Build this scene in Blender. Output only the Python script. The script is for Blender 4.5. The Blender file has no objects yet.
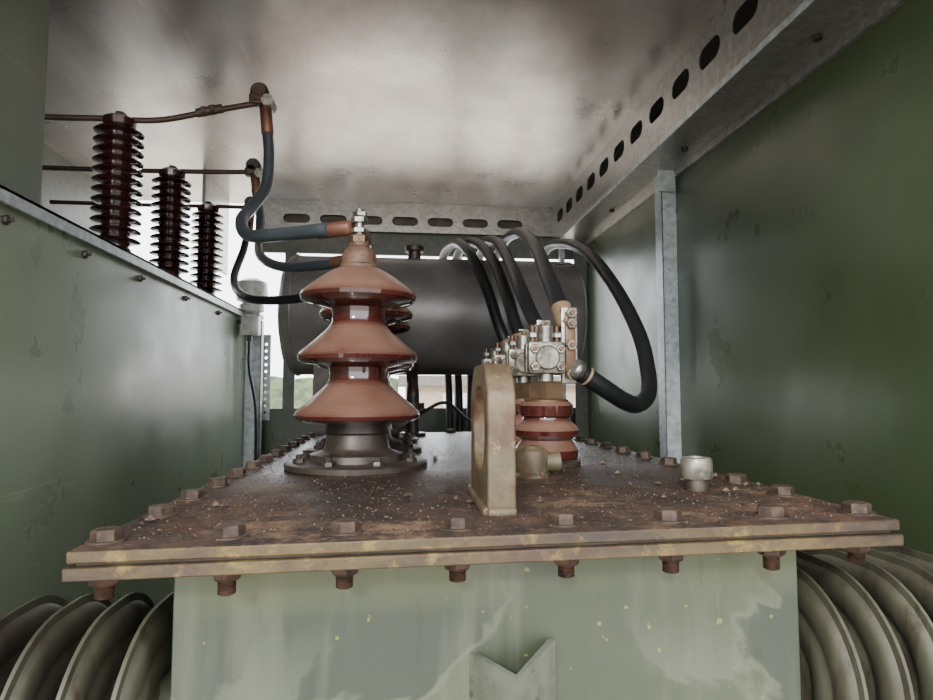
import bpy, bmesh, math, random
from mathutils import Vector, Matrix
random.seed(7)
S=bpy.context.scene
# ------------------------------------------------------------------ camera
f=620.; th=math.atan(68/f); ph=math.atan(41/f)
cd=bpy.data.cameras.new("camera"); cam=bpy.data.objects.new("camera",cd)
S.collection.objects.link(cam); S.camera=cam
cd.sensor_width=36; cd.lens=36*f/933; cd.clip_start=0.02
cam.location=(0,0,0); cam.rotation_euler=(math.radians(90)+ph,0,-th)
# ------------------------------------------------------------------ materials
def L(c): return tuple(((v/255)/12.92 if v/255<=.04045 else ((v/255+.055)/1.055)**2.4) for v in c)+(1,)
class M:
    def __init__(s,name,rough=.5,metal=0.,coat=0.):
        s.m=bpy.data.materials.new(name); s.m.use_nodes=True
        s.t=s.m.node_tree; s.n=s.t.nodes; s.b=s.n["Principled BSDF"]
        s.b.inputs["Roughness"].default_value=rough; s.b.inputs["Metallic"].default_value=metal
        s.b.inputs["Coat Weight"].default_value=coat
        s.tc=s.n.new("ShaderNodeTexCoord"); s.col=None
    def mapc(s,scale=(1,1,1)):
        mp=s.n.new("ShaderNodeMapping"); mp.inputs["Scale"].default_value=scale
        s.t.links.new(s.tc.outputs["Object"],mp.inputs[0]); return mp.outputs[0]
    def noise(s,scale,detail=6,rough=.6,st=(1,1,1),dist=0):
        n=s.n.new("ShaderNodeTexNoise"); n.inputs["Scale"].default_value=scale
        n.inputs["Detail"].default_value=detail; n.inputs["Roughness"].default_value=rough
        n.inputs["Distortion"].default_value=dist
        s.t.links.new(s.mapc(st),n.inputs["Vector"]); return n.outputs["Fac"]
    def ramp(s,fac,a,b,lo=0.,hi=1.):
        r=s.n.new("ShaderNodeMapRange"); r.inputs[1].default_value=a; r.inputs[2].default_value=b
        r.inputs[3].default_value=lo; r.inputs[4].default_value=hi
        s.t.links.new(fac,r.inputs[0]); return r.outputs[0]
    def mul(s,a,b):
        n=s.n.new("ShaderNodeMath"); n.operation='MULTIPLY'; s.t.links.new(a,n.inputs[0])
        if isinstance(b,(int,float)): n.inputs[1].default_value=b
        else: s.t.links.new(b,n.inputs[1])
        return n.outputs[0]
    def mx(s,a,b):
        n=s.n.new("ShaderNodeMath"); n.operation='MAXIMUM'; s.t.links.new(a,n.inputs[0]); s.t.links.new(b,n.inputs[1]); return n.outputs[0]
    def mix(s,fac,a,b):
        n=s.n.new("ShaderNodeMix"); n.data_type='RGBA'
        s.t.links.new(fac,n.inputs[0])
        for i,v in ((6,a),(7,b)):
            if isinstance(v,tuple): n.inputs[i].default_value=v
            else: s.t.links.new(v,n.inputs[i])
        return n.outputs[2]
    def setc(s,c): 
        if isinstance(c,tuple): s.b.inputs["Base Color"].default_value=c
        else: s.t.links.new(c,s.b.inputs["Base Color"])
    def setr(s,r): s.t.links.new(r,s.b.inputs["Roughness"])
    def bump(s,h,st=.3,d=.01):
        n=s.n.new("ShaderNodeBump"); n.inputs["Strength"].default_value=st; n.inputs["Distance"].default_value=d
        s.t.links.new(h,n.inputs["Height"]); s.t.links.new(n.outputs[0],s.b.inputs["Normal"])
    def up(s):
        g=s.n.new("ShaderNodeNewGeometry"); x=s.n.new("ShaderNodeSeparateXYZ")
        s.t.links.new(g.outputs["Normal"],x.inputs[0]); return x.outputs[2]
    def pos(s,i):
        x=s.n.new("ShaderNodeSeparateXYZ"); s.t.links.new(s.tc.outputs["Object"],x.inputs[0]); return x.outputs[i]

def wallmat(name,c1,c2,scr,rough,amt=.2):
    m=M(name,rough)
    a=m.ramp(m.noise(1.6,5),.35,.7)
    c=m.mix(a,L(c1),L(c2))
    s1=m.ramp(m.noise(9,8,.7,(1,.25,1.6),1.2),.69,.75,0,amt)
    c=m.mix(s1,c,L(scr))
    dust=m.ramp(m.noise(3.2,9,.75,(1,1,.5)),.5,.8,0,amt)
    c=m.mix(dust,c,L(scr)); 
    sc=m.ramp(m.noise(4,3,.5,(1,1.0,16),1.5),.71,.72,0,.3); c=m.mix(sc,c,L(scr)); m.setc(c)
    m.setr(m.ramp(m.noise(5,6),.3,.7,rough-.06,rough+.12))
    m.bump(m.noise(2.0,2),.15,.02); return m.m
m_wl=wallmat("paint_green_left_glare",(98,108,88),(110,120,99),(150,152,132),.30)  # same green as the right wall, colour lightened to stand in for glare
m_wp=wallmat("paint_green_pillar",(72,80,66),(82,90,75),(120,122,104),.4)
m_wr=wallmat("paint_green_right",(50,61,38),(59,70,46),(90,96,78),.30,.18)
m=M("ceiling_galvanised",.26,.8)
a=m.ramp(m.noise(.8,4,.5,(1.2,.6,1),.8),.36,.62)
c=m.mix(a,L((138,134,132)),L((214,211,209)))
b=m.ramp(m.noise(1.3,4,.5,(1,.7,1),.8),.46,.70,0,.55)
c=m.mix(b,c,L((150,126,114)))
st=m.ramp(m.noise(9,8,.65,(1,.25,1),.4),.5,.8,0,.3); c=m.mix(st,c,L((118,114,112)))
st=m.ramp(m.noise(60,6,.7,(1,.12,1)),.58,.75,0,.3); c=m.mix(st,c,L((226,224,222)))
v=m.n.new("ShaderNodeTexVoronoi"); v.inputs["Scale"].default_value=26; m.t.links.new(m.mapc(),v.inputs["Vector"]); sp=m.n.new("ShaderNodeSeparateColor"); m.t.links.new(v.outputs["Color"],sp.inputs[0])
c=m.mix(m.mul(sp.outputs[0],.10),c,L((120,120,122))); m.setc(c)
m.setr(m.ramp(m.noise(4,6),.3,.7,.24,.38)); m.bump(m.noise(.9,1,.4,(1,.6,1)),.35,.05); m_ceil=m.m
def galv(name,c1,c2,rough=.42,metal=.5):
    m=M(name,rough,metal)
    v=m.n.new("ShaderNodeTexVoronoi"); v.inputs["Scale"].default_value=60
    m.t.links.new(m.mapc(),v.inputs["Vector"]); sp=m.n.new("ShaderNodeSeparateColor"); m.t.links.new(v.outputs["Color"],sp.inputs[0])
    c=m.mix(sp.outputs[0],L(c1),L(c2)); c=m.mix(m.ramp(m.noise(8,7),.5,.75,0,.4),c,L((130,124,112))); m.setc(c)
    return m.m
m_galv=galv("galvanised_steel",(140,148,150),(172,180,180),.38,.45)
m_galvd=galv("galvanised_rail",(136,135,132),(158,157,152),.30,.75)
m_darkpanel=galv("grey_panel",(84,88,80),(98,100,92),.5,.2)
# lid
m=M("oily_rusty_lid",.55)
m.b.inputs["Specular IOR Level"].default_value=.35
a=m.ramp(m.noise(7,10,.75),.38,.66); c=m.mix(a,L((40,28,22)),L((92,68,50)))
b=m.ramp(m.noise(34,8,.8),.46,.6); c=m.mix(m.mul(b,.8),c,L((22,16,14)))
b=m.ramp(m.noise(5,9,.8),.53,.63,0,.8); c=m.mix(b,c,L((134,108,82)))
b=m.ramp(m.noise(16,9,.8),.55,.65,0,.6); c=m.mix(b,c,L((108,62,38)))
oil=m.ramp(m.noise(3.2,6,.65,(1,.6,1)),.42,.58)
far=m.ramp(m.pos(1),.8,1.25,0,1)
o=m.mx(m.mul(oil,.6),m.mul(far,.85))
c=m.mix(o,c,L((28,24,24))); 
sp=m.ramp(m.noise(150,3,.6),.58,.66,0,.55); c=m.mix(sp,c,L((116,90,70))); m.setc(c)
m.setr(m.ramp(o,0,.8,.8,.26)); m.bump(m.noise(70,9,.8),.9,.007); m_lid=m.m
m=M("lid_edge_paint",.6)
a=m.ramp(m.noise(12,8,.7,(.35,1,1)),.4,.6); c=m.mix(a,L((76,62,28)),L((38,26,17)))
c=m.mix(m.ramp(m.noise(26,7,.75),.54,.64,0,.8),c,L((110,92,40))); c=m.mix(m.ramp(m.noise(17,7,.75),.50,.62,0,.85),c,L((52,31,21)))
m.setc(c); m.bump(m.noise(60,6),.5,.003); m_edge=m.m
# tank paint
m=M("tank_paint",.42)
a=m.ramp(m.noise(3.0,5,.55,(1,1,1),.3),.44,.56); c=m.mix(a,L((52,59,43)),L((62,69,51)))
nb=m.noise(2.6,6,.5,(1,1,1.2),.5)
b=m.ramp(nb,.50,.51,0,1); rim=m.ramp(nb,.485,.505,0,1)
low=m.ramp(m.pos(2),-.21,-.26,0,1); c=m.mix(m.mul(rim,m.mul(low,.5)),c,L((96,100,82))); c=m.mix(m.mul(b,low),c,L((45,54,45)))
b2=m.ramp(m.noise(4.0,6,.55,(1,1,.8),.9),.56,.59,0,.55); c=m.mix(m.mul(b2,m.ramp(m.pos(2),-.26,-.36)),c,L((88,93,80)))
e=m.ramp(m.noise(55,3,.5),.68,.71,0,.7); c=m.mix(e,c,L((122,118,52)))
e=m.ramp(m.noise(20,8,.75,(1.4,1,.3)),.56,.68,0,.45); c=m.mix(e,c,L((38,33,24)))
e=m.ramp(m.noise(12,5,.6,(1,1,.10)),.52,.62,0,.35); c=m.mix(e,c,L((90,94,78)))
g=m.ramp(m.noise(5,4),.42,.6,0,.7); top=m.ramp(m.pos(2),-.27,-.19,0,1)
c=m.mix(m.mul(g,top),c,L((60,70,22))); m.setc(c); m.setr(m.ramp(b,0,1,.5,.28)); m_tank=m.m
m=M("stiffener_paint",.45)
c=m.mix(m.ramp(m.noise(12,7,.7),.45,.6),L((92,96,84)),L((70,73,62))); c=m.mix(m.ramp(m.noise(30,7,.7),.58,.66),c,L((54,43,32))); m.setc(c); m_stiff=m.m
m=M("radiator_paint",.55,.1)
a=m.ramp(m.noise(7,8,.65,(1,1,.4)),.4,.65); c=m.mix(a,L((76,76,60)),L((48,44,36)))
c=m.mix(m.ramp(m.noise(22,7,.7,(1,1,.3)),.52,.64,0,.8),c,L((42,30,22))); m.setc(c); m_rad=m.m
# porcelain
def porc(name,c0,dust,amt,rough=.10):
    m=M(name,rough,0,.8); m.b.inputs["Coat Roughness"].default_value=.05
    c=m.mix(m.ramp(m.noise(9,4),.4,.6),L(c0),L(tuple(int(v*.82) for v in c0)))
    if amt:
        d=m.mul(m.ramp(m.up(),.30,.70,0,1),m.ramp(m.noise(7,5,.55),.30,.66,.38,amt))
        n=d
        c=m.mix(n,c,L(dust)); m.setr(m.ramp(n,0,.8,rough,.5)); m.t.links.new(m.ramp(n,0,.8,.8,.15),m.b.inputs["Coat Weight"])
    m.setc(c); return m.m
m_porc=porc("brown_porcelain_dusty",(66,25,21),(124,96,80),.80)
m_porcd=porc("brown_porcelain_dark",(50,24,22),(0,0,0),0)
def simple(name,c,rough,metal=0,var=.75,sc=20,coat=0):
    m=M(name,rough,metal,coat); m.setc(m.mix(m.ramp(m.noise(sc,6,.7),.4,.65),L(c),L(tuple(int(v*var) for v in c))))
    m.bump(m.noise(sc*3,5),.15,.002); return m.m
m_dark=simple("dirty_dark_steel",(70,61,54),.42,.4,.6)
m_rust=simple("dirty_bolt",(78,62,50),.6,.3,.5,60)
m_rustd=simple("rusty_nut",(68,44,31),.6,.25,.4,60)
m_copper=simple("copper_lug",(124,86,68),.45,.5)
m_capd=simple("dusty_cap",(104,78,62),.6,.1,.6,40)
m_rod=simple("oxidised_bar",(74,56,50),.5,.4)
m_steel=simple("bright_steel",(160,157,148),.32,.8,.55,40)
m_brass=simple("brass_nut",(96,74,54),.42,.6)
m_cab=simple("black_cable",(18,20,22),.46,0,.8,10,.1)
m_cabg=simple("grey_cable",(58,64,70),.42,0,.8,10,.2)
m_cream=simple("cream_clamp",(142,137,122),.38,.5,.5,40)
m_tan=simple("tan_cover",(124,100,78),.6)
m_white=simple("white_porcelain",(215,215,210),.3)
m=M("conservator_paint",.34,.15)
c=m.mix(m.ramp(m.noise(3,7,.65,(1,1,1.5)),.4,.68),L((86,83,82)),L((122,117,113)))
c=m.mix(m.ramp(m.noise(9,7,.7),.6,.72,0,.5),c,L((136,122,108))); m.setc(c); m.setr(m.ramp(m.noise(5,5),.3,.7,.26,.45)); m_cons=m.m
m=M("lug_paint",.5,.1)
c=m.mix(m.ramp(m.noise(14,7,.65),.4,.65),L((98,84,60)),L((66,54,40)))
c=m.mix(m.ramp(m.noise(25,7,.7),.50,.62,0,.85),c,L((70,42,29)))
c=m.mix(m.ramp(m.noise(8,4),.5,.6,0,.45),c,L((74,78,56))); c=m.mix(m.ramp(m.noise(45,6,.7),.6,.66,0,.7),c,L((130,116,92))); m.setc(c); m_lug=m.m
m=M("gravel",.85); m.setc(m.mix(m.ramp(m.noise(60,2),.4,.6),L((104,84,68)),L((46,36,32)))); m_grav=m.m
m=M("outside_ground",.9); m.setc(m.mix(m.ramp(m.noise(1.5,8),.4,.6),L((186,176,162)),L((164,156,146)))); m_gnd=m.m
m=M("concrete_floor",.8); m.setc(m.mix(m.ramp(m.noise(4,8),.4,.6),L((148,145,140)),L((120,117,112)))); m_flr=m.m
m_bld=simple("distant_render",(176,160,140),.8); m_roof=simple("distant_roof",(110,104,98),.8); m_leaf=simple("foliage",(84,98,60),.8,0,.5,3)
# ------------------------------------------------------------------ mesh builder
class B:
    def __init__(s): s.bm=bmesh.new(); s.mats=[]
    def mi(s,m):
        if m not in s.mats: s.mats.append(m)
        return s.mats.index(m)
    def face(s,vs,i):
        try:
            fc=s.bm.faces.new(vs); fc.material_index=i; return fc
        except ValueError: return None
    def box(s,x0,x1,y0,y1,z0,z1,m,rot=None,bev=0):
        i=s.mi(m); c=Vector(((x0+x1)/2,(y0+y1)/2,(z0+z1)/2))
        P=[Vector((x,y,z)) for x in(x0,x1) for y in(y0,y1) for z in(z0,z1)]
        if rot is not None: P=[c+rot@(p-c) for p in P]
        v=[s.bm.verts.new(p) for p in P]; fs=[]
        for q in((0,1,3,2),(4,6,7,5),(0,4,5,1),(2,3,7,6),(0,2,6,4),(1,5,7,3)): fs.append(s.face([v[k] for k in q],i))
        if bev:
            es=list({e for fc in fs for e in fc.edges})
            r=bmesh.ops.bevel(s.bm,geom=es,offset=bev,segments=2,affect='EDGES',profile=.5)
            for fc in r['faces']: fc.material_index=i
    def lathe(s,prof,c,m,seg=40,axis=(0,0,1),mats=None,phase=0):
        c=Vector(c); q=Vector((0,0,1)).rotation_difference(Vector(axis).normalized()).to_matrix()
        rings=[]
        for k,(r,z) in enumerate(prof):
            rings.append([s.bm.verts.new(c+q@Vector((r*math.cos(phase+2*math.pi*j/seg),r*math.sin(phase+2*math.pi*j/seg),z))) for j in range(seg)])
        for k in range(len(rings)-1):
            i=s.mi(mats[k] if mats else m)
            for j in range(seg):
                s.face([rings[k][j],rings[k][(j+1)%seg],rings[k+1][(j+1)%seg],rings[k+1][j]],i)
        s.face(rings[0][::-1],s.mi(mats[0] if mats else m)); s.face(rings[-1],s.mi(mats[-1] if mats else m))
    def cyl(s,a,b,r,m,seg=20,phase=0):
        a=Vector(a); d=Vector(b)-a; s.lathe([(r,0),(r,d.length)],a,m,seg,d,phase=phase)
    def hexn(s,c,r,h,m,axis=(0,0,1),ph=0):
        s.lathe([(r,0),(r,h*.8),(r*.85,h)],c,m,6,axis,phase=ph)
    def tube(s,pts,r,m,seg=14,n=10):
        P=[Vector(p) for p in pts]; Q=[]
        E=[2*P[0]-P[1]]+P+[2*P[-1]-P[-2]]
        for i in range(1,len(E)-2):
            for k in range(n):
                t=k/n; p0,p1,p2,p3=E[i-1],E[i],E[i+1],E[i+2]
                Q.append(.5*((2*p1)+(-p0+p2)*t+(2*p0-5*p1+4*p2-p3)*t*t+(-p0+3*p1-3*p2+p3)*t**3))
        Q.append(P[-1]); i=s.mi(m); rings=[]
        T=(Q[1]-Q[0]).normalized(); N=T.orthogonal().normalized()
        for k,p in enumerate(Q):
            T2=(Q[min(k+1,len(Q)-1)]-Q[max(k-1,0)]).normalized()
            N=(T.rotation_difference(T2)@N).normalized(); T=T2; W=T.cross(N)
            rings.append([s.bm.verts.new(p+r*(math.cos(a)*N+math.sin(a)*W)) for a in [2*math.pi*j/seg for j in range(seg)]])
        for k in range(len(rings)-1):
            for j in range(seg): s.face([rings[k][j],rings[k][(j+1)%seg],rings[k+1][(j+1)%seg],rings[k+1][j]],i)
        s.face(rings[0][::-1],i); s.face(rings[-1],i)
    def slotted(s,o,U,V,h,centers,pitch,sl,sh,vc,m,u0,u1,t=.003):
        """plate of height h and thickness t in the U,V plane with rounded slots"""
        U=Vector(U);V=Vector(V);W=U.cross(V)*t; i=s.mi(m)
        for side in (0,1):
            oo=Vector(o)+W*side
            q=lambda u,v:s.bm.verts.new(oo+U*u+V*v)
            last=u0
            for c in centers:
                a,b=c-pitch/2,c+pitch/2
                if a>last+1e-4: s.face([q(last,0),q(a,0),q(a,h),q(last,h)],i)
                inner=[];outer=[];R=sh/2;n=32
                ang=[2*math.pi*(k+.5)/n for k in range(n)]
                for tt in (math.atan2(h-vc,pitch/2),math.pi-math.atan2(h-vc,pitch/2),-math.atan2(vc,pitch/2)%(2*math.pi),math.pi+math.atan2(vc,pitch/2)): ang.append(tt)
                ang=sorted(set(round(x,5) for x in ang))
                for x in ang:
                    dx,dy=math.cos(x),math.sin(x); HH=sl/2-R
                    k=R/abs(dy) if abs(dy)>1e-6 else 1e9
                    if abs(dx*k)>HH:
                        hx=HH if dx>0 else -HH; bb=-hx*dx; k=-bb+math.sqrt(max(bb*bb-(HH*HH-R*R),0))
                    inner.append((c+dx*k,vc+dy*k))
                    ks=[]
                    if abs(dx)>1e-6: ks.append((pitch/2)/abs(dx))
                    if dy>1e-6: ks.append((h-vc)/dy)
                    if dy<-1e-6: ks.append(vc/-dy)
                    kk=min(ks); outer.append((c+dx*kk,vc+dy*kk))
                I=[q(*p) for p in inner]; O=[q(*p) for p in outer]
                for k in range(len(ang)):
                    k2=(k+1)%len(ang); s.face([I[k],O[k],O[k2],I[k2]],i)
                if side==0:
                    J=[s.bm.verts.new(v.co+W) for v in I]
                    for k in range(len(ang)):
                        k2=(k+1)%len(ang); s.face([I[k],I[k2],J[k2],J[k]],i)
                last=b
            if u1>last: s.face([q(last,0),q(u1,0),q(u1,h),q(last,h)],i)
    def done(s,name,parent=None,bevel=0,shear=False,angle=35,recalc=True,flat=False):
        if recalc: bmesh.ops.recalc_face_normals(s.bm,faces=s.bm.faces[:])
        me=bpy.data.meshes.new(name); 
        if shear:
            for v in s.bm.verts: v.co.z+=.0128*v.co.x
        s.bm.to_mesh(me); s.bm.free()
        for m in s.mats: me.materials.append(m)
        if not flat:
            for p in me.polygons: p.use_smooth=True
            me.set_sharp_from_angle(angle=math.radians(angle))
        ob=bpy.data.objects.new(name,me); S.collection.objects.link(ob)
        if parent: ob.parent=parent
        if bevel:
            md=ob.modifiers.new("bevel","BEVEL"); md.width=bevel; md.segments=2; md.limit_method='ANGLE'; md.angle_limit=math.radians(40)
        return ob
def lz(x): return -.1538+.0128*x
def empty(name):
    e=bpy.data.objects.new(name,None); S.collection.objects.link(e); return e
# ------------------------------------------------------------------ room shell
FL=-1.3; H=1.01; YB=3.3; Y0=.25; XL=-.75; XR=1.0; XA=-1.45
b=B(); b.box(XA-.02,XR+.03,Y0,YB+.1,H,H+.02,m_ceil); b.done("ceiling")
b=B(); b.box(XA-.1,XR+.1,Y0,YB+.1,FL-.05,FL,m_flr); b.done("floor")
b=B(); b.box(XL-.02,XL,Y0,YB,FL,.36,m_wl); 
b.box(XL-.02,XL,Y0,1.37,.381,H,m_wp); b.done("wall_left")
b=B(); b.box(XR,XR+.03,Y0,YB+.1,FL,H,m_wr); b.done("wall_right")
b=B(); b.box(XA,XR,YB,YB+.02,FL,-.09,m_wr)
b.box(XL,XR,YB+.04,YB+.06,.735,H,m_darkpanel); b.box(XL,XR,YB+.02,YB+.04,.86,H,m_dark); b.done("wall_back")  # dark strip behind the beam stands in for shade inside its slots
b=B(); b.box(XA-.02,XA,Y0,YB,.1,H,m_darkpanel); b.done("wall_alcove")
b=B(); b.box(-.90,-.885,2.9,YB,.60,H,m_galvd); b.done("trim_partition",bevel=.002)
# shelf
b=B(); b.box(XA,XL+.02,Y0,YB,.372,.380,m_galvd); b.box(XL+.012,XL+.02,Y0,YB,.350,.380,m_galv)
for y in (1.25,1.55,1.87,2.26,2.66,3.0):
    b.hexn((XL+.001,y,.325),.010,.010,m_dark,(1,0,0)); b.cyl((XL+.001,y,.325),(XL+.02,y,.325),.004,m_dark,8)
b.done("trim_shelf",bevel=.001)
b=B(); b.box(XL,XL+.075,3.15,3.155,FL,.35,m_galv); b.box(XL+.07,XL+.075,3.15,3.2,FL,.35,m_galv)
b.box(XL,XL+.085,3.05,3.15,.352,.372,m_galv)
b.done("trim_post_left",bevel=.001)
# right rail
b=B(); cs=[1.385+.1755*k-.1755*6 for k in range(17)]
b.slotted((.84,0,.80),(0,1,0),(0,0,1),H-.80,[c for c in cs if c>Y0+.1 and c<YB-.1],.1755,.118,.060,.125,m_galvd,Y0,YB); b.done("trim_slotted_rail",flat=True,recalc=False)
b=B(); b.box(.84,XR,Y0,YB,.797,.801,m_galvd); b.box(.838,.842,Y0,YB,.797,.815,m_galv)
b.box(.985,XR,Y0,YB,.772,.797,m_galvd)
for y in (.9,1.25,1.9,2.6): b.lathe([(.012,0),(.012,-.010)],(.93,y,.797),m_dark,6)
b.done("trim_ledge",bevel=.001)
b=B(); b.box(.945,XR,2.12,2.124,FL,.797,m_galv); b.box(.945,.949,2.12,2.18,FL,.797,m_galv)
b.box(.93,.99,2.10,2.118,.72,.797,m_galv); b.done("trim_post_right",bevel=.001)
b=B(); b.box(.93,XR,3.2,3.205,-.5,.797,m_darkpanel); b.box(.86,.885,3.22,3.26,-.5,.797,m_galv); b.done("trim_post_corner",bevel=.001)
b=B(); b.slotted((0,YB,.85),(1,0,0),(0,0,1),H-.85,[-.54+.19*k for k in range(7)],.19,.14,.048,.06,m_galvd,XL,XR); b.done("trim_slotted_beam",flat=True,recalc=False)
b=B(); b.box(-.60,-.54,YB+.02,YB+.04,-.15,.74,m_darkpanel); b.box(.30,.34,YB+.02,YB+.04,-.15,.74,m_darkpanel); b.done("door_frame_back",bevel=.001)
b=B()
b.slotted((-.70,YB-.02,-.15),(0,0,1),(1,0,0),.045,[.04+.035*k for k in range(11)],.035,.014,.0139,.022,m_galv,0,.44)
b.done("perforated_upright",flat=True,recalc=False)
b=B(); b.lathe([(.03,0),(.058,.01),(.058,.04),(.040,.05),(.070,.062),(.074,.10),(.070,.15),(.03,.168)],(-.705,3.06,.372),m_white,24); b.done("white_bushing_insulator")
b=B(); b.box(-.735,-.655,2.98,3.04,.262,.352,m_white,bev=.006); b.box(-.728,-.662,2.974,2.98,.270,.344,m_white,bev=.002); b.cyl((-.70,3.01,.262),(-.70,3.01,.235),.012,m_dark,14); b.tube([(-.70,3.01,.24),(-.70,3.02,.1),(-.68,3.08,-.1),(-.68,3.1,-.5)],.007,m_cab,8); b.done("junction_box")
# outside
b=B(); b.box(-30,30,YB+.3,60,-1.0,-.95,m_gnd); b.box(-30,30,-20,Y0-.05,FL-.06,FL,m_gnd); b.done("ground_outside")
b=B(); b.box(.2,4.5,14,18,-.95,.12,m_bld); b.box(0,4.8,13.7,18.3,.12,.34,m_roof); b.box(1.0,1.6,13.97,14,-.5,-.05,m_white); b.box(2.2,2.7,13.97,14,-.4,-.05,m_dark)
b.done("distant_building")
b=B(); i=b.mi(m_leaf)
r0=[b.bm.verts.new((-9+.5*k,16+random.uniform(-.3,.3),-.96)) for k in range(19)]
r1=[b.bm.verts.new((-9+.5*k,18,.35+random.uniform(-.15,.2))) for k in range(19)]
r2=[b.bm.verts.new((-9+.5*k,20,-.96)) for k in range(19)]
for k in range(18): b.face([r0[k],r0[k+1],r1[k+1],r1[k]],i); b.face([r1[k],r1[k+1],r2[k+1],r2[k]],i)
b.done("earth_bank")
# ------------------------------------------------------------------ transformer
T=empty("power_transformer")
X0,X1,YF,YE=-.324,.570,.66,2.30; LT=-.1538
TY=.745; TX0=-.250; TX1=.500
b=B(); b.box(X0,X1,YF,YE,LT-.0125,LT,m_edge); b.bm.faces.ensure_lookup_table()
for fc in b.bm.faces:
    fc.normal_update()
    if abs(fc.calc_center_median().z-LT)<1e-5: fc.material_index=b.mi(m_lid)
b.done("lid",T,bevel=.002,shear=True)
b=B(); b.box(X0+.006,X1-.006,YF+.006,YE-.006,LT-.0165,LT-.0120,m_dark)
b.box(X0-.002,X1+.002,YF-.002,YE,LT-.0290,LT-.016,m_edge); b.done("tank_flange",T,bevel=.0015,shear=True)
b=B(); b.box(TX0,TX1,TY,2.2,-1.15,LT-.029,m_tank); 
b.cyl((TX0,TY-.001,LT-.031),(TX1,TY-.001,LT-.031),.005,m_tank,8)
b.done("tank_body",T,bevel=.008,shear=True)
b=B(); i=b.mi(m_stiff); z1=-.306; z0=-1.1
o=[(.085,TY),(.128,.672),(.186,.735)]; n=[(.093,TY),(.129,.682),(.178,.738)]
def V(p,z): return b.bm.verts.new((p[0],p[1],z))
zt3=[-.306,-.306,-.292]
to=[V(p,zz) for p,zz in zip(o,zt3)]; bo=[V(p,z0) for p in o]; tn=[V(p,zz) for p,zz in zip(n,zt3)]; bn=[V(p,z0) for p in n]
for k in range(2):
    b.face([bo[k],bo[k+1],to[k+1],to[k]],i); b.face([tn[k],tn[k+1],bn[k+1],bn[k]],i)
    b.face([to[k],to[k+1],tn[k+1],tn[k]],i); b.face([bo[k+1],bo[k],bn[k],bn[k+1]],i)
b.done("angle_stiffener",T)
b=B()
bx=[-.305+.124*k for k in range(8)]
pos=[(x,.703) for x in bx]+[(bx[-1]-.022,.712+.124*k) for k in range(1,13)]+[(bx[0]+.008,.712+.124*k) for k in range(1,13)]+[(x,2.26) for x in bx[1:-1]]
pos[7]=(.548,.703)
for (x,y) in pos:
    z=LT; a=random.random(); dx=random.uniform(-.003,.003)
    b.lathe([(.020,0),(.020,.002)],(x+dx,y,z),m_rust,16)
    b.hexn((x+dx,y,z+.002),.0158,.011,m_rust,ph=a)
    b.lathe([(.018,0),(.018,-.002)],(x,y,z-.029),m_rustd,16)
    b.lathe([(.0158,0),(.0158,-.011),(.013,-.014)],(x,y,z-.031),m_rustd,6,phase=a+.5)
    pr=[(.0095,0)]; ln=.014+random.uniform(-.003,.004)
    for q in range(6): pr+=[(.0098,-ln*(q+.3)/6),(.0084,-ln*(q+.8)/6)]
    pr.append((.007,-ln)); b.lathe(pr,(x,y,z-.045),m_rustd,12)
b.done("flange_bolts",T,shear=True)
# ------------------------------------------------------------------ radiators
def radiator(name,xs,y0,y1,zt,zb):
    b=B(); i=b.mi(m_rad)
    def outline(off,R=.14):
        pts=[]; r=max(R-off,.01); ya,yb,ta,tb=y0+off,y1-off,zb+off,zt-off
        for (cy,cz,a0) in ((yb-r,tb-r,0),(ya+r,tb-r,90),(ya+r,ta+r,180),(yb-r,ta+r,270)):
            for k in range(15):
                a=math.radians(a0+90*k/14); pts.append((cy+r*math.cos(a),cz+r*math.sin(a)))
        return pts
    for x in xs:
        prof=[(0,.0022),(.010,.0025),(.014,.008),(.022,.0115),(.040,.0120),(.046,.008),(.052,.008),(.058,.0120),(.080,.0120),(.086,.008),(.092,.008),(.098,.0120)]
        side=[]
        for sgn in (1,-1):
            rings=[]
            for (off,t) in prof:
                rings.append([b.bm.verts.new((x+sgn*t,p[0],p[1])) for p in outline(off)])
            for k in range(len(rings)-1):
                n=len(rings[k])
                for j in range(n): b.face([rings[k][j],rings[k][(j+1)%n],rings[k+1][(j+1)%n],rings[k+1][j]],i)
            b.face(rings[-1],i); side.append(rings[0])
        n=len(side[0])
        for j in range(n): b.face([side[0][j],side[0][(j+1)%n],side[1][(j+1)%n],side[1][j]],i)
    for z in (zt-.13,zb+.13):
        b.cyl((min(xs),(y0+y1)/2,z),(max(xs),(y0+y1)/2,z),.045,m_rad,20)
        xa=max(xs) if max(xs)<0 else min(xs); b.cyl((xa,(y0+y1)/2,z),(TX0 if xa<0 else TX1,(y0+y1)/2,z),.045,m_rad,20)
    return b.done(name,T,angle=50)
radiator("radiator",[-.298-.056*k for k in range(4)],.69,1.01,-.268,-1.0)
radiator("radiator",[.545+.058*k for k in range(5)],.69,1.03,-.240,-1.0)
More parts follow.
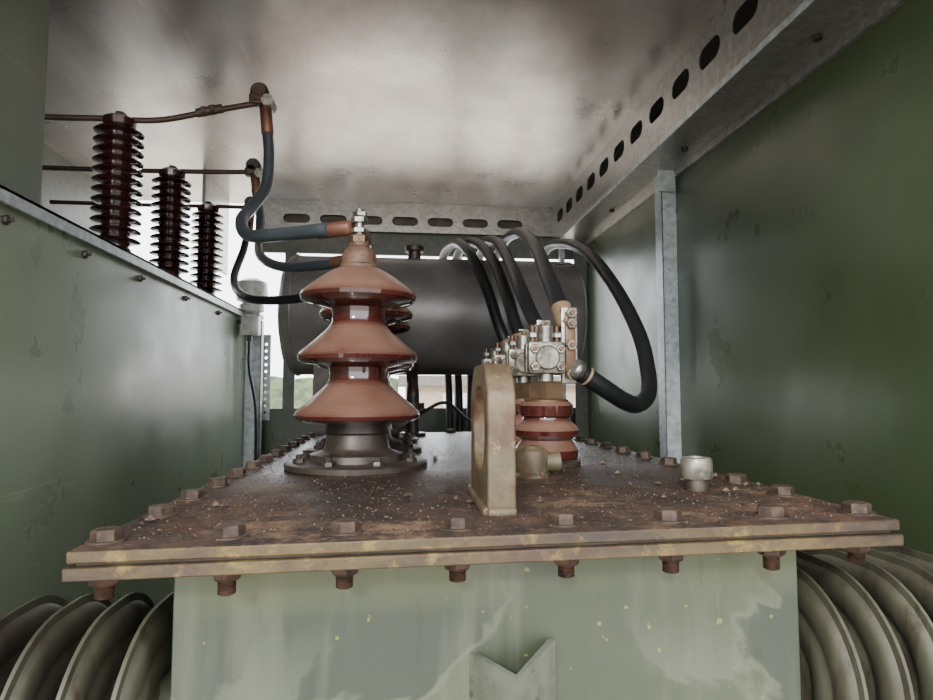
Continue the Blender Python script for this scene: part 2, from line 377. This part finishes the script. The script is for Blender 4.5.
# ------------------------------------------------------------------ high voltage bushings
def hv(x,y):
    b=B(); z=lz(x)
    b.lathe([(.145,0),(.145,.010),(.139,.013),(.10,.014)],(x,y,z),m_dark,48)
    b.lathe([(.098,.0),(.094,.022),(.072,.028),(.066,.036),(.062,.062),(.066,.066),(.062,.085)],(x,y,z+.005),m_dark,40)
    for k in range(8):
        a=math.pi*2*(k+.5)/8; px,py=x+.120*math.cos(a),y+.120*math.sin(a)
        b.hexn((px,py,z+.012),.012,.010,m_dark,ph=a); b.cyl((px,py,z+.012),(px,py,z+.030),.006,m_dark,8)
    p=[(.060,.080),(.062,.086),(.090,.090),(.118,.094),(.127,.099),(.129,.106),(.125,.114),(.106,.130),(.087,.147),(.069,.164),(.060,.176),
       (.058,.190),(.060,.203),(.085,.209),(.114,.213),(.122,.218),(.124,.226),(.120,.234),(.101,.250),(.082,.267),(.064,.284),(.056,.296),
       (.054,.312),(.057,.326),(.085,.333),(.110,.338),(.119,.344),(.121,.352),(.117,.360),(.098,.376),(.078,.391),(.060,.403),(.048,.409),(.036,.411)]
    b.lathe(p,(x,y,z),m_porc,64)
    b.lathe([(.040,.408),(.041,.416),(.037,.420),(.036,.440),(.030,.452),(.022,.458),(.020,.482)],(x,y,z),m_capd,32)
    b.hexn((x,y,z+.466),.024,.016,m_brass); b.cyl((x,y,z+.48),(x,y,z+.538),.009,m_steel,16)
    b.hexn((x,y,z+.488),.019,.010,m_steel); b.hexn((x,y,z+.510),.018,.012,m_steel); b.hexn((x,y,z+.524),.016,.010,m_steel,ph=.3)
    return b.done("high_voltage_bushing",angle=40)
HVY=[1.31,1.62,1.93]
for y in HVY: hv(-.084,y)
# ------------------------------------------------------------------ low voltage bushings
def lv(x,y,first=False):
    b=B(); z=lz(x)
    b.lathe([(.070,0),(.070,.008),(.062,.012)],(x,y,z),m_dark,32)
    b.lathe([(.056,.010),(.064,.014),(.066,.030),(.058,.042),(.052,.050),(.056,.054),(.067,.060),(.068,.070),(.060,.080),(.050,.088),(.048,.096),(.054,.100),(.056,.120),(.050,.128)],(x,y,z),m_porc,40)
    b.lathe([(.046,.126),(.046,.132),(.030,.136)],(x,y,z),m_brass,32)
    b.hexn((x,y,z+.134),.040,.036,m_brass,ph=.3)
    b.cyl((x,y,z+.165),(x,y,z+.285),.016,m_steel,20)
    b.box(x-.042,x+.036,y-.028,y-.004,z+.185,z+.252,m_cream,bev=.006)
    b.box(x-.042,x+.036,y+.004,y+.028,z+.185,z+.252,m_cream,bev=.006)
    b.lathe([(.022,-.034),(.026,-.030),(.026,.030),(.022,.034)],(x-.003,y,z+.218),m_cream,24,(0,1,0))
    for dx in (-.03,.024):
        for dz in (.200,.236):
            b.hexn((x+dx,y-.027,z+dz),.010,.009,m_steel,(0,-1,0)); b.cyl((x+dx,y-.045,z+dz),(x+dx,y+.045,z+dz),.005,m_brass,10)
            b.hexn((x+dx,y+.027,z+dz),.010,.009,m_steel,(0,1,0))
    for dx in (-.028,.0,.024):
        b.cyl((x+dx,y,z+.25),(x+dx,y,z+.285),.006,m_brass,10); b.hexn((x+dx,y,z+.262),.012,.010,m_steel)
    b.box(x+.032,x+.066,y-.010,y+.004,z+.165,z+.325,m_steel,bev=.002)
    b.box(x+.038,x+.060,y-.018,y-.010,z+.175,z+.315,m_brass,bev=.002)
    for dz in (.185,.245,.290,.312):
        b.hexn((x+.050,y-.018,z+dz),.012,.009,m_cream,(0,-1,0)); b.cyl((x+.05,y-.034,z+dz),(x+.05,y+.02,z+dz),.006,m_brass,10)
    return b.done("low_voltage_bushing",bevel=0,angle=40)
LVY=[1.27,1.50,1.73,1.95]
for y in LVY: lv(.306,y)
def cable(name,pts,r,m,lugs,n=10):
    b=B(); b.tube(pts,r,m,16,n)
    for (a,c,rr,mm) in lugs:
        a=Vector(a);c=Vector(c); d=c-a; b.lathe([(rr*.8,0),(rr,.006),(rr,d.length-.004),(rr*.85,d.length)],a,mm,18,d)
    return b.done(name,angle=60)
cable("power_cable",[(.375,1.25,.038),(.431,1.27,.006),(.49,1.31,-.022),(.540,1.36,-.030),(.590,1.42,-.005),(.622,1.50,.06),(.639,1.6,.161),(.648,1.8,.317),(.65,2.05,.469),(.635,2.3,.566),(.625,2.6,.600),(.60,2.95,.45),(.6,3.05,.2),(.58,3.1,-.5)],.0195,m_cab,
      [((.356,1.243,.050),(.375,1.25,.038),.021,m_steel),((.384,1.252,.033),(.392,1.254,.028),.0215,m_tan)])
cable("power_cable",[(.345,1.285,.165),(.345,1.32,.20),(.353,1.45,.285),(.377,1.7,.415),(.396,2.0,.525),(.413,2.4,.590),(.42,2.75,.55),(.42,3.0,.35),(.43,3.08,0),(.42,3.08,-.5)],.0185,m_cab,
      [((.352,1.275,.135),(.345,1.295,.185),.022,m_tan)])
cable("power_cable",[(.345,1.50,.155),(.34,1.55,.19),(.33,1.65,.275),(.338,1.9,.418),(.34,2.15,.530),(.343,2.45,.590),(.35,2.8,.55),(.35,3.0,.35),(.36,3.1,0),(.35,3.08,-.5)],.0185,m_cab,[((.355,1.50,.12),(.344,1.515,.165),.024,m_tan)])
cable("power_cable",[(.345,1.73,.155),(.335,1.77,.20),(.327,1.85,.29),(.315,2.02,.425),(.29,2.25,.545),(.258,2.5,.595),(.25,2.8,.55),(.27,3.0,.35),(.30,3.08,0),(.31,3.08,-.5)],.0185,m_cab,[((.355,1.73,.12),(.344,1.74,.165),.024,m_tan)])
cable("power_cable",[(.34,1.95,.155),(.32,1.98,.22),(.29,2.06,.36),(.25,2.2,.50),(.22,2.42,.585),(.19,2.7,.57),(.22,3.0,.35),(.25,3.08,0),(.26,3.08,-.5)],.0185,m_cab,[((.355,1.95,.12),(.342,1.955,.165),.024,m_tan)])
# ------------------------------------------------------------------ post insulators
def post(x,y):
    b=B(); z=.380; p=[(.042,0),(.042,.02),(.036,.024)]
    n=12; z0=.03; st=(.372-z0)/n
    for k in range(n):
        a=z0+k*st; p+=[(.036,a),(.040,a+st*.25),(.062,a+st*.36),(.065,a+st*.46),(.061,a+st*.58),(.040,a+st*.78)]
    p+=[(.036,.372),(.042,.375),(.044,.395),(.038,.400)]
    b.lathe(p,(x,y,z),m_porcd,36)
    b.lathe([(.030,.398),(.030,.404),(.012,.408),(.012,.418)],(x,y,z),m_dark,16)
    b.box(x-.022,x+.022,y-.018,y+.018,z+.388,z+.410,m_rod,bev=.003)
    return b.done("post_insulator",angle=45)
for x,y in ((-.80,1.83),(-.805,2.26),(-.805,2.68)): post(x,y)
def rod(y,pts,end,joints):
    b=B(); b.tube(pts,.0085,m_rod,10,6)
    for (x,z) in joints:
        b.hexn((x-.02,y,z),.016,.014,m_dark,(1,0,.25)); b.hexn((x+.004,y,z+.006),.016,.014,m_dark,(1,0,.25))
        b.lathe([(.013,-.035),(.013,.04)],(x,y,z+.003),m_rod,14,(1,0,.25))
    x,z=end
    b.box(x-.028,x+.02,y-.016,y+.016,z-.008,z+.02,m_dark,bev=.003)
    b.lathe([(.02,-.022),(.026,-.012),(.026,.012),(.02,.022)],(x,y,z+.03),m_dark,20,(0,1,0))
    b.hexn((x+.028,y-.034,z-.005),.019,.064,m_steel,(0,1,0)); b.hexn((x-.005,y-.022,z+.012),.016,.05,m_brass,(0,1,0))
    return b.done("busbar_rod",angle=45)
rod(1.83,[(-1.43,1.83,.775),(-1.0,1.83,.775),(-.86,1.83,.778),(-.70,1.83,.780),(-.56,1.83,.812),(-.42,1.83,.845)],(-.412,.848),[(-.555,.812)])
rod(2.26,[(-1.43,2.26,.775),(-1.0,2.26,.777),(-.80,2.26,.780),(-.6,2.26,.785),(-.52,2.26,.790)],(-.525,.780),[])
rod(2.68,[(-1.43,2.68,.777),(-1.0,2.68,.777),(-.80,2.68,.780),(-.64,2.68,.780)],(-.63,.77),[])
cable("jumper_cable",[(-.388,1.82,.775),(-.376,1.80,.675),(-.375,1.76,.574),(-.392,1.68,.490),(-.398,1.6,.432),(-.360,1.52,.374),(-.25,1.42,.356),(-.18,1.35,.346),(-.15,1.33,.344)],.0155,m_cabg,
      [((-.396,1.83,.845),(-.384,1.815,.745),.0175,m_copper),((-.18,1.355,.345),(-.10,1.312,.345),.0165,m_copper)])
cable("jumper_cable",[(-.515,2.25,.72),(-.485,2.2,.61),(-.465,2.1,.50),(-.43,1.98,.42),(-.345,1.85,.365),(-.22,1.72,.345),(-.14,1.65,.344)],.0145,m_cabg,
      [((-.520,2.258,.78),(-.505,2.24,.69),.0165,m_copper),((-.18,1.68,.345),(-.10,1.622,.345),.0165,m_copper)])
cable("jumper_cable",[(-.63,2.65,.70),(-.63,2.58,.58),(-.62,2.4,.42),(-.50,2.12,.31),(-.32,1.98,.29),(-.14,1.94,.335)],.0145,m_cab,
      [((-.63,2.68,.76),(-.63,2.655,.67),.0165,m_copper),((-.18,1.95,.325),(-.10,1.932,.345),.0165,m_copper)])
# ------------------------------------------------------------------ conservator
b=B(); cy,cz,R=2.47,.295,.232
b.lathe([(.06,-.030),(.14,-.024),(.20,-.010),(.226,.008),(R,.022),(R,1.10),(.226,1.115),(.20,1.13),(.14,1.145),(.06,1.15)],(-.42,cy,cz),m_cons,72,(1,0,0))
b.lathe([(.236,0),(.238,.006),(.236,.012)],(-.395,cy,cz),m_cons,72,(1,0,0))
b.lathe([(.026,-.02),(.026,.03),(.038,.032),(.038,.052),(.030,.058)],(.06,cy,cz+R),m_dark,24)
for x in (-.28,.50):
    b.box(x-.03,x+.03,cy-.16,cy+.16,-.20,cz-.17,m_dark); b.box(x-.045,x+.045,cy-.20,cy+.2,-.21,-.19,m_dark)
    b.box(x-.045,x+.045,2.12,2.66,lz(x)-.05,lz(x)-.03,m_dark)
b.done("conservator_tank",bevel=.001,angle=30)
b=B(); x=.05; b.cyl((x,2.14,lz(x)),(x,2.14,-.03),.022,m_dark); b.lathe([(.045,0),(.045,.012)],(x,2.14,lz(x)),m_dark,24)
b.tube([(x,2.14,-.04),(x,2.15,.0),(x,2.24,.03),(x,2.34,.09)],.022,m_dark); b.lathe([(.04,-.01),(.04,.01)],(x,2.14,-.05),m_dark,24)
b.lathe([(.035,-.03),(.04,-.02),(.04,.02),(.035,.03)],(x-.05,2.12,-.09),m_dark,20,(0,1,0)); b.cyl((x-.05,2.12,-.09),(x,2.14,-.09),.012,m_dark)
b.tube([(.07,2.14,-.08),(.16,2.14,-.04),(.24,2.16,-.10),(.30,2.17,-.13)],.006,m_cab,8); b.done("relay_pipe",angle=45)
# ------------------------------------------------------------------ lifting lug
b=B(); i=b.mi(m_lug); xa,xb=.110,.146; y0,y1=.765,.940; zc=-.052; zt_=.036; zb_=lz(.12)-.001
cyc=(y0+y1)/2; outer=[];inner=[];N=64
for k in range(N):
    a=2*math.pi*k/N; dy,dz=math.cos(a),math.sin(a)
    inner.append((cyc+.058*dy,zc+.058*dz))
    w=(y1-y0)/2; ks=[w/abs(dy)] if abs(dy)>1e-6 else []
    if dz>1e-6: ks.append((zt_-zc)/dz)
    if dz<-1e-6: ks.append((zc-zb_)/-dz)
    kk=min(ks); 
    if dz>0: kk=min(kk,.100)
    outer.append((cyc+kk*dy,zc+kk*dz))
for k in range(N):
    if abs(outer[k][1]-zb_)<1e-6 and abs(outer[(k+1)%N][1]-zb_)>1e-6: outer[k]=(y1,zb_) if outer[k][0]>cyc else outer[k]
    if abs(outer[k][1]-zb_)<1e-6 and abs(outer[k-1][1]-zb_)>1e-6: outer[k]=(y0,zb_) if outer[k][0]<cyc else outer[k]
def ring(pts,x): return [b.bm.verts.new((x,p[0],p[1])) for p in pts]
oa,ob_,ia,ib=ring(outer,xa),ring(outer,xb),ring(inner,xa),ring(inner,xb)
for k in range(N):
    q=(k+1)%N
    b.face([oa[k],oa[q],ia[q],ia[k]],i); b.face([ob_[q],ob_[k],ib[k],ib[q]],i)
    b.face([oa[q],oa[k],ob_[k],ob_[q]],i); b.face([ia[k],ia[q],ib[q],ib[k]],i)
b.cyl((xa,y0,zb_+.004),(xa,y1,zb_+.004),.007,m_lug,8); b.cyl((xa,y0,zb_+.004),(xb,y0,zb_+.004),.007,m_lug,8)
b.done("lifting_lug",bevel=.003,angle=40)
x,y=.447,.90; b=B(); b.lathe([(.017,-.001),(.017,.016),(.0165,.018)],(x,y,lz(x)),m_dark,28)
b.lathe([(.021,.017),(.023,.020),(.023,.044),(.021,.048),(.015,.049),(.014,.046)],(x,y,lz(x)),m_cream,32); b.done("capped_pipe_stub")
x,y=.235,1.09; b=B(); b.lathe([(.033,-.001),(.033,.006),(.030,.008),(.031,.030),(.028,.046),(.018,.054)],(x,y,lz(x)),m_lug,28); b.cyl((x+.0,y,lz(x)+.025),(x+.05,y,lz(x)+.025),.018,m_lug,20); b.done("thermometer_pocket")
# ------------------------------------------------------------------ gravel on lid
b=B(); i=b.mi(m_grav)
for k in range(2600):
    x=random.uniform(X0+.01,X1-.01); y=YF+.02+abs(random.gauss(0,.45)); 
    if y>2.2: continue
    if (x+.084)**2+(y-1.31)**2<.025: continue
    r=random.choice([.0007,.0010,.0014,.0018]) if random.random()<.99 else .006
    c=Vector((x,y,lz(x)+r*.4)); v=[b.bm.verts.new(c+Vector(d)*r*random.uniform(.7,1.3)) for d in ((1,0,0),(-1,0,0),(0,1,0),(0,-1,0),(0,0,.8),(0,0,-.5))]
    for q in ((0,2,4),(2,1,4),(1,3,4),(3,0,4),(2,0,5),(1,2,5),(3,1,5),(0,3,5)): b.face([v[j] for j in q],i)
b.done("gravel_debris",T,angle=20)
# ------------------------------------------------------------------ light
w=bpy.data.worlds.new("world"); S.world=w; w.use_nodes=True; nt=w.node_tree
bg=nt.nodes["Background"]; bg.inputs[0].default_value=(.94,.965,1.0,1); bg.inputs[1].default_value=6.4
sd=bpy.data.lights.new("sun","SUN"); sd.energy=3.0; sd.angle=math.radians(6); sd.color=(1,.97,.93)
so=bpy.data.objects.new("sun",sd); S.collection.objects.link(so)
so.rotation_euler=Vector((.35,1,-.50)).to_track_quat('-Z','Y').to_euler()
